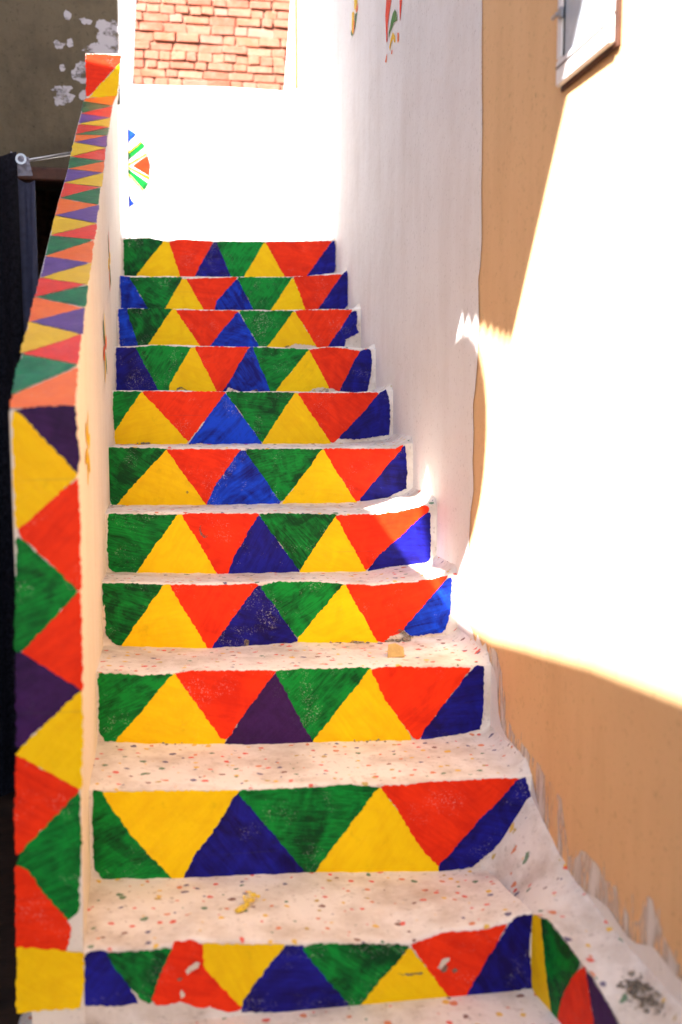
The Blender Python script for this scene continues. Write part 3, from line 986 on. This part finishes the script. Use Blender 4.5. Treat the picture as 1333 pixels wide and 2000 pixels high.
# ------------------------------------------------------------------ mud house on the left
YM = YBACK - 0.02
xm = on_y(232, 100, YM).x
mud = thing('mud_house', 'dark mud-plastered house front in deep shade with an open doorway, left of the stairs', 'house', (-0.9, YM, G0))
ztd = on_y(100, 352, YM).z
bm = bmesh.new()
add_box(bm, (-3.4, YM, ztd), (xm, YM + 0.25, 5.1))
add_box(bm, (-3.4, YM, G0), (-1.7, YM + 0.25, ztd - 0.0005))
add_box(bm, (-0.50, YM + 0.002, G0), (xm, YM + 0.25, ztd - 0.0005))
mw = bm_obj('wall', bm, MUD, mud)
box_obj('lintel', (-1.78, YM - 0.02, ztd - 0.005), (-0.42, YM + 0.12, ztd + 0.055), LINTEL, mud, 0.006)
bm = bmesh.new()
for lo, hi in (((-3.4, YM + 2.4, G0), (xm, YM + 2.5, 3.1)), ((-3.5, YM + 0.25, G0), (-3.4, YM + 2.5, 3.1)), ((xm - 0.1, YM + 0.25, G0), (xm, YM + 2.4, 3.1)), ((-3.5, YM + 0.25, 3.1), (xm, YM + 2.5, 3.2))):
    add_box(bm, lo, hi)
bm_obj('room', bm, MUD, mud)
for k, pts in enumerate([[(190,48),(200,42),(212,46),(222,41),(234,43),(235,104),(220,107),(205,104),(190,105),(172,103),(162,97),(176,90),(196,86),(192,72),(198,62)],
                         [(150,130),(158,122),(167,124),(166,160),(156,156),(146,153),(143,143)],
                         [(108,190),(116,182),(130,181),(145,188),(140,195),(124,202),(110,203)], [(158,186),(167,179),(168,192),(161,193)],
                         [(108,84),(114,82),(118,88),(126,86),(121,92),(113,93)], [(134,80),(139,78),(141,88),(136,90)], [(128,28),(134,26),(136,33),(130,35)], [(157,38),(166,37),(178,41),(175,46),(164,44)],
                         [(103,175),(112,170),(122,174),(135,169),(140,173),(125,178),(112,176)], [(120,133),(124,129),(125,134),(121,137)]]):
    patch('whitewash_daub', [on_y(a, b, YM) for a, b in pts], Vector((0, -(0.0012 + 0.0002 * k), 0)), DAUB, mw, 660 + k, step=0.006, amp=0.006, grow=0.008)

# curtain and its rod in front of the doorway
YC = 4.5
rodA, rodB = on_y(20, 319, YC), on_y(150, 298, YC)
bm = bmesh.new()
d = (rodB - rodA)
A2 = rodA - d * 2.2
mid, L = (A2 + rodB) / 2, (rodB - A2).length
g = bmesh.ops.create_cone(bm, cap_ends=True, segments=12, radius1=0.0065, radius2=0.0065, depth=L)
bmesh.ops.transform(bm, matrix=Matrix.Translation(mid) @ d.to_track_quat('Z', 'Y').to_matrix().to_4x4(), verts=bm.verts)
tag(bm_obj('curtain_rod', bm, STEEL, None, True), 'thin steel curtain rod running to the painted parapet', 'curtain rod')
cur = thing('curtain', 'black velvet curtain with slate lining hanging from the rod by the doorway', 'curtain', (on_y(20, 800, YC).x, YC, G0))


def cloth(name, pxs, top_px, zbot, mat, y0, amp, waves):
    xs0 = on_y(pxs[0], 320, YC).x
    xs1 = on_y(pxs[1], 320, YC).x
    zt = on_y(pxs[1], top_px, YC).z
    vs, fs = [], []
    NX, NZ = 40, 24
    for side in (0, 1):
        for j in range(NZ + 1):
            t = j / NZ
            for k in range(NX + 1):
                u = k / NX
                x = xs0 + (xs1 - xs0) * u + 0.03 * t * (u - 0.5)
                y = y0 + amp * math.sin(u * waves * math.tau + 0.6 * t) * (0.6 + 0.4 * t) + 0.006 * n3(u * 5, t * 4, 2) + side * 0.006
                z = zt + (zbot - zt) * t - (0.02 * (1 - t) * abs(math.sin(u * waves * math.pi)))
                vs.append((x, y, z))
    W, K = NX + 1, (NX + 1) * (NZ + 1)
    for j in range(NZ):
        for k in range(NX):
            a = j * W + k
            fs.append((a, a + W, a + W + 1, a + 1))
            fs.append((K + a, K + a + 1, K + a + W + 1, K + a + W))
    for j in range(NZ):
        for k in (0, NX):
            a = j * W + k
            fs.append((a, a + W, K + a + W, K + a))
    for k in range(NX):
        for j in (0, NZ):
            a = j * W + k
            fs.append((a, a + 1, K + a + 1, K + a))
    return mesh_obj(name, vs, fs, mat, cur, True)


cloth('drape', (-260, 36), 300, G0 + 0.01, VELVET, YC - 0.035, 0.035, 5)
cloth('lining', (30, 66), 345, G0 + 0.012, SATIN, YC + 0.025, 0.012, 0.8)
cloth('heading', (24, 58), 300, on_y(40, 345, YC).z, GREYCLOTH, YC - 0.028, 0.010, 0.5)
bm = bmesh.new()
c0 = on_y(45, 316, YC)
for k in range(24):
    a, b = k * math.tau / 24, (k + 1) * math.tau / 24
    q = []
    for ang in (a, b):
        for r in (0.022, 0.013):
            q.append(bm.verts.new((c0.x + r * math.cos(ang), YC - 0.052, c0.z + r * math.sin(ang))))
    bm.faces.new((q[0], q[1], q[3], q[2]))
bm_obj('eyelet', bm, STEEL, cur)

# ------------------------------------------------------------------ unseen sun blocker, shaped to cast the shade and sun patches
blocker = thing('sun_blocker', 'unseen grey blocker added to shade the stairs and shape the sun patches', 'house', (-2.6, 0.5, G0))
XN = -1.5


def cast(px, py):
    p = on_wall(px, py)
    t = (p.x - XN) / SUN.x
    q = p - SUN * t
    return (q.y, q.z)


low_px = [(1333, 1368), (1230, 1330), (1150, 1300), (1090, 1285), (1030, 1268), (960, 1250), (915, 1225)]
lowc = [cast(*p) for p in low_px]
zl = lowc[-1][1]
y_low_end = 5.4
low_edge = [(-4.0, lowc[0][1] + 0.06)] + lowc + [(y_low_end, zl - 0.02)]
bm = bmesh.new()


def prism(poly, x0, x1):
    a = [bm.verts.new((x0, y, z)) for y, z in poly]
    b = [bm.verts.new((x1, y, z)) for y, z in poly]
    k = len(poly)
    bm.faces.new(a)
    bm.faces.new(list(reversed(b)))
    for q in range(k):
        bm.faces.new((a[q], b[q], b[(q + 1) % k], a[(q + 1) % k]))
    bm.normal_update()
    bmesh.ops.triangulate(bm, faces=[f for f in bm.faces if len(f.verts) > 4], ngon_method='EAR_CLIP')


prism([(-4.0, G0)] + low_edge + [(y_low_end, G0)], XN - 3.0, XN)  # unseen mass whose top edge casts the lower shadow line
bmesh.ops.recalc_face_normals(bm, faces=bm.faces)
bm_obj('low_blocker', bm, GREYW, blocker)
# thin unseen sheet, cut so its edge outlines the sun patch on the right wall
up_px = [(1330, -780), (1115, 160), (1003, 648), (999, 655), (994, 642), (990, 656), (985, 640), (979, 650), (974, 634), (968, 645), (961, 628), (954, 640), (948, 622), (940, 632), (931, 612), (925, 640), (917, 612), (909, 640), (906, 606), (892, 664),
         (908, 650), (918, 652), (930, 668), (940, 700), (947, 740), (951, 790), (951, 850), (946, 920), (938, 980), (926, 1035), (910, 1085), (899, 1115), (893, 1150), (889, 1185)]
upc = [(-2.0, 6.95)] + [cast(*p) for p in up_px]
slotc = [cast(*p) for p in ((884, 1135), (872, 1132), (863, 1140), (852, 1105), (845, 990), (837, 905), (822, 985), (802, 1012))]
y_end = cast(646, 300)[0]
tallz = upc[0][1]
y_end = 2.57
poly = upc + slotc + [(slotc[-1][0] + 0.02, zl - 0.03), (3.5, zl - 0.03), (3.45, 3.76), (3.2, 4.10), (y_end, 4.80), (y_end, tallz)]
bm = bmesh.new()
prism(poly, XN - 0.010, XN)
bmesh.ops.recalc_face_normals(bm, faces=bm.faces)
bm_obj('cutout_blocker', bm, GREYW, blocker)
pw = Vector((wall_x(1.1), 1.1, 1.0))
yq = pw.y + SUN.y * (-(pw.x - XN) / SUN.x)
box_obj('front_blocker', (XN - 0.12, -4.0, low_edge[0][1] - 0.2), (XN - 0.002, yq, 6.9), GREYW, blocker)  # unseen slab added to cut sun and bounce beside the camera
# unseen block added to keep the mud house front in shade
pm = on_y(233, 100, YM)
t = (pm.x - XN) / SUN.x
yt = pm.y - SUN.y * t
box_obj('far_blocker', (XN - 3.0, yt, zl - 0.03), (XN - 0.001, yt + 1.25, 6.0), GREYW, blocker)

# ------------------------------------------------------------------ small things
ps = on_plane(772, 1287, Vector((0, 0, lerp_poly(bot_z[3], 0.55))), Vector((0, 0, 1)))
bm = bmesh.new()
v = [(-0.022, -0.015, 0.008), (0.020, -0.018, 0.010), (0.024, 0.012, 0.026), (0.004, 0.016, 0.036), (-0.014, 0.014, 0.034)]
top = [bm.verts.new(ps + Vector(q)) for q in v]
botv = [bm.verts.new(ps + Vector(q) + Vector((0, 0.003, -0.003))) for q in v]
bm.faces.new(top)
bm.faces.new(list(reversed(botv)))
for k in range(5):
    bm.faces.new((top[k], botv[k], botv[(k + 1) % 5], top[(k + 1) % 5]))
bmesh.ops.recalc_face_normals(bm, faces=bm.faces)
tag(bm_obj('paper_scrap', bm, CARD), 'small torn scrap of tan card lying on a white tread', 'scrap')

# scuffs, chips and holes in the painted risers
STEPS = [o for o in bpy.data.objects if o.name.startswith('step')]
by_row = {i: next(o for o in STEPS if abs(WORLD_AT[o.name].y - (YS[i] + ((YS[i + 1] if i < 10 else YBACK) + 0.03)) / 2) < 0.02) for i in range(11)}
MARKS = [(4, STAIN, [(391,1027),(395,1024),(393,1032),(394,1039),(400,1044),(407,1044),(406,1049),(398,1050),(392,1044),(389,1035)]),
         (0, CHIP, [(362,1894),(372,1884),(384,1876),(392,1879),(388,1888),(376,1894),(366,1902)]), (0, STAIN, [(345,1911),(352,1907),(360,1909),(352,1914)]),
         (0, CHIP, [(352,1938),(356,1930),(361,1944),(354,1948)]), (0, STAIN, [(770,1899),(800,1900),(826,1897),(824,1900),(800,1903),(772,1901)]),
         (0, STAIN, [(858,1885),(866,1878),(874,1884),(870,1896),(860,1895)]), (0, CHIP, [(852,1888),(862,1872),(878,1868),(872,1878),(860,1892)]), (0, STAIN, [(880,1892),(888,1888),(894,1894),(886,1900)]),
         (0, STAIN, [(148,1880),(156,1872),(158,1885),(152,1892)]),
         (3, STAIN, [(766,1240),(772,1233),(784,1229),(792,1234),(797,1240),(808,1243),(806,1247),(780,1247),(768,1246)]), (3, CHIP, [(754,1252),(764,1241),(800,1246),(812,1246),(810,1256),(780,1259)]),
         (3, STAIN, [(644,1256),(660,1253),(676,1256),(690,1250),(702,1252),(714,1256),(712,1259),(690,1257),(660,1260)]), (3, STAIN, [(476,1252),(481,1247),(487,1250),(485,1260),(478,1262)]),
         (7, CHIP, [(596,769),(610,760),(628,757),(650,759),(662,765),(660,773),(600,776)]), (7, STAIN, [(634,760),(641,758),(642,764),(637,765)]), (7, CHIP, [(438,770),(446,757),(462,762),(470,768),(468,772)]),
         (7, STAIN, [(496,763),(500,759),(505,762),(504,769),(497,769)]), (7, STAIN, [(346,758),(354,755),(362,759),(372,764),(364,763),(354,759),(345,764)]),
         (8, CHIP, [(560,679),(575,672),(600,674),(618,677),(616,682),(562,684)]), (8, STAIN, [(555,677),(564,674),(566,678),(558,680)]),
         (6, STAIN, [(302,872),(306,868),(312,870),(308,876)]), (6, CHIP, [(372,868),(390,866),(412,868),(400,874),(380,873)]),
         (5, STAIN, [(362,961),(366,958),(369,961),(366,965)]), (3, CHIP, [(196,1190),(205,1180),(206,1240),(200,1250)])]
for k, (i, m, pts) in enumerate(MARKS):
    patch('scuff', [on_y(a, b, YS[i]) for a, b in pts], Vector((0, -(0.0040 + 0.00008 * k), 0)), m, by_row[i], 800 + k, step=0.004, amp=0.0018, grow=0)
zq = 0.5 * (lerp_poly(bot_z[1], 0.05) + lerp_poly(top_z[0], 0.05)) + 0.0045
for k, pts in enumerate([[(460,1778),(472,1768),(484,1762),(486,1768),(476,1778),(464,1783)], [(478,1752),(488,1742),(497,1746),(496,1756),(486,1763),(478,1760)], [(500,1752),(506,1750),(506,1754)]]):
    patch('paint_spill', [on_plane(a, b, Vector((0, 0, zq)), Vector((0, 0, 1))) for a, b in pts], Vector((0, 0, 0.001 + 0.0003 * k)), SMEAR, by_row[0], 850 + k, step=0.004, amp=0.0025)

rnd = random.Random(5)
bm = bmesh.new()


def crumb(p, r):
    g = bmesh.ops.create_icosphere(bm, subdivisions=1, radius=r)
    for vv in g['verts']:
        vv.co = Vector((vv.co.x * rnd.uniform(0.8, 1.5), vv.co.y * rnd.uniform(0.6, 1.1), vv.co.z * rnd.uniform(0.5, 0.9))) + p


for k in range(110):
    f = rnd.random()
    hit = kerb_tree.ray_cast(EYE, ray(1232 + 52 * f + rnd.gauss(0, 14), 1918 + 50 * f + rnd.gauss(0, 13)))[0]
    if hit is not None:
        crumb(hit + Vector((0, 0, 0.001)), rnd.uniform(0.0012, 0.0075) * (0.5 + 0.5 * rnd.random()))
for (i, px0, px1, cnt, r) in ((3, 640, 740, 9, 0.0045), (3, 752, 800, 14, 0.006), (7, 350, 372, 4, 0.005), (7, 428, 442, 4, 0.005), (7, 496, 502, 2, 0.006), (7, 585, 640, 8, 0.006), (8, 552, 595, 6, 0.005), (6, 268, 310, 5, 0.005), (2, 300, 360, 4, 0.003), (2, 690, 770, 8, 0.003)):
    for k in range(cnt):
        px = rnd.uniform(px0, px1)
        x = on_y(px, 1000, YS[i] - 0.01).x
        crumb(Vector((x, YS[i] - rnd.uniform(0.002, 0.018), lerp_poly(bot_z[i], x) + 0.004 + (0.012 if i >= 7 else 0.0) * rnd.random())), r * rnd.uniform(0.5, 1.2))
tag(bm_obj('plaster_crumbs', bm, GREYCEM), 'grey crumbs of broken plaster along the feet of the risers', 'crumbs', 'stuff')
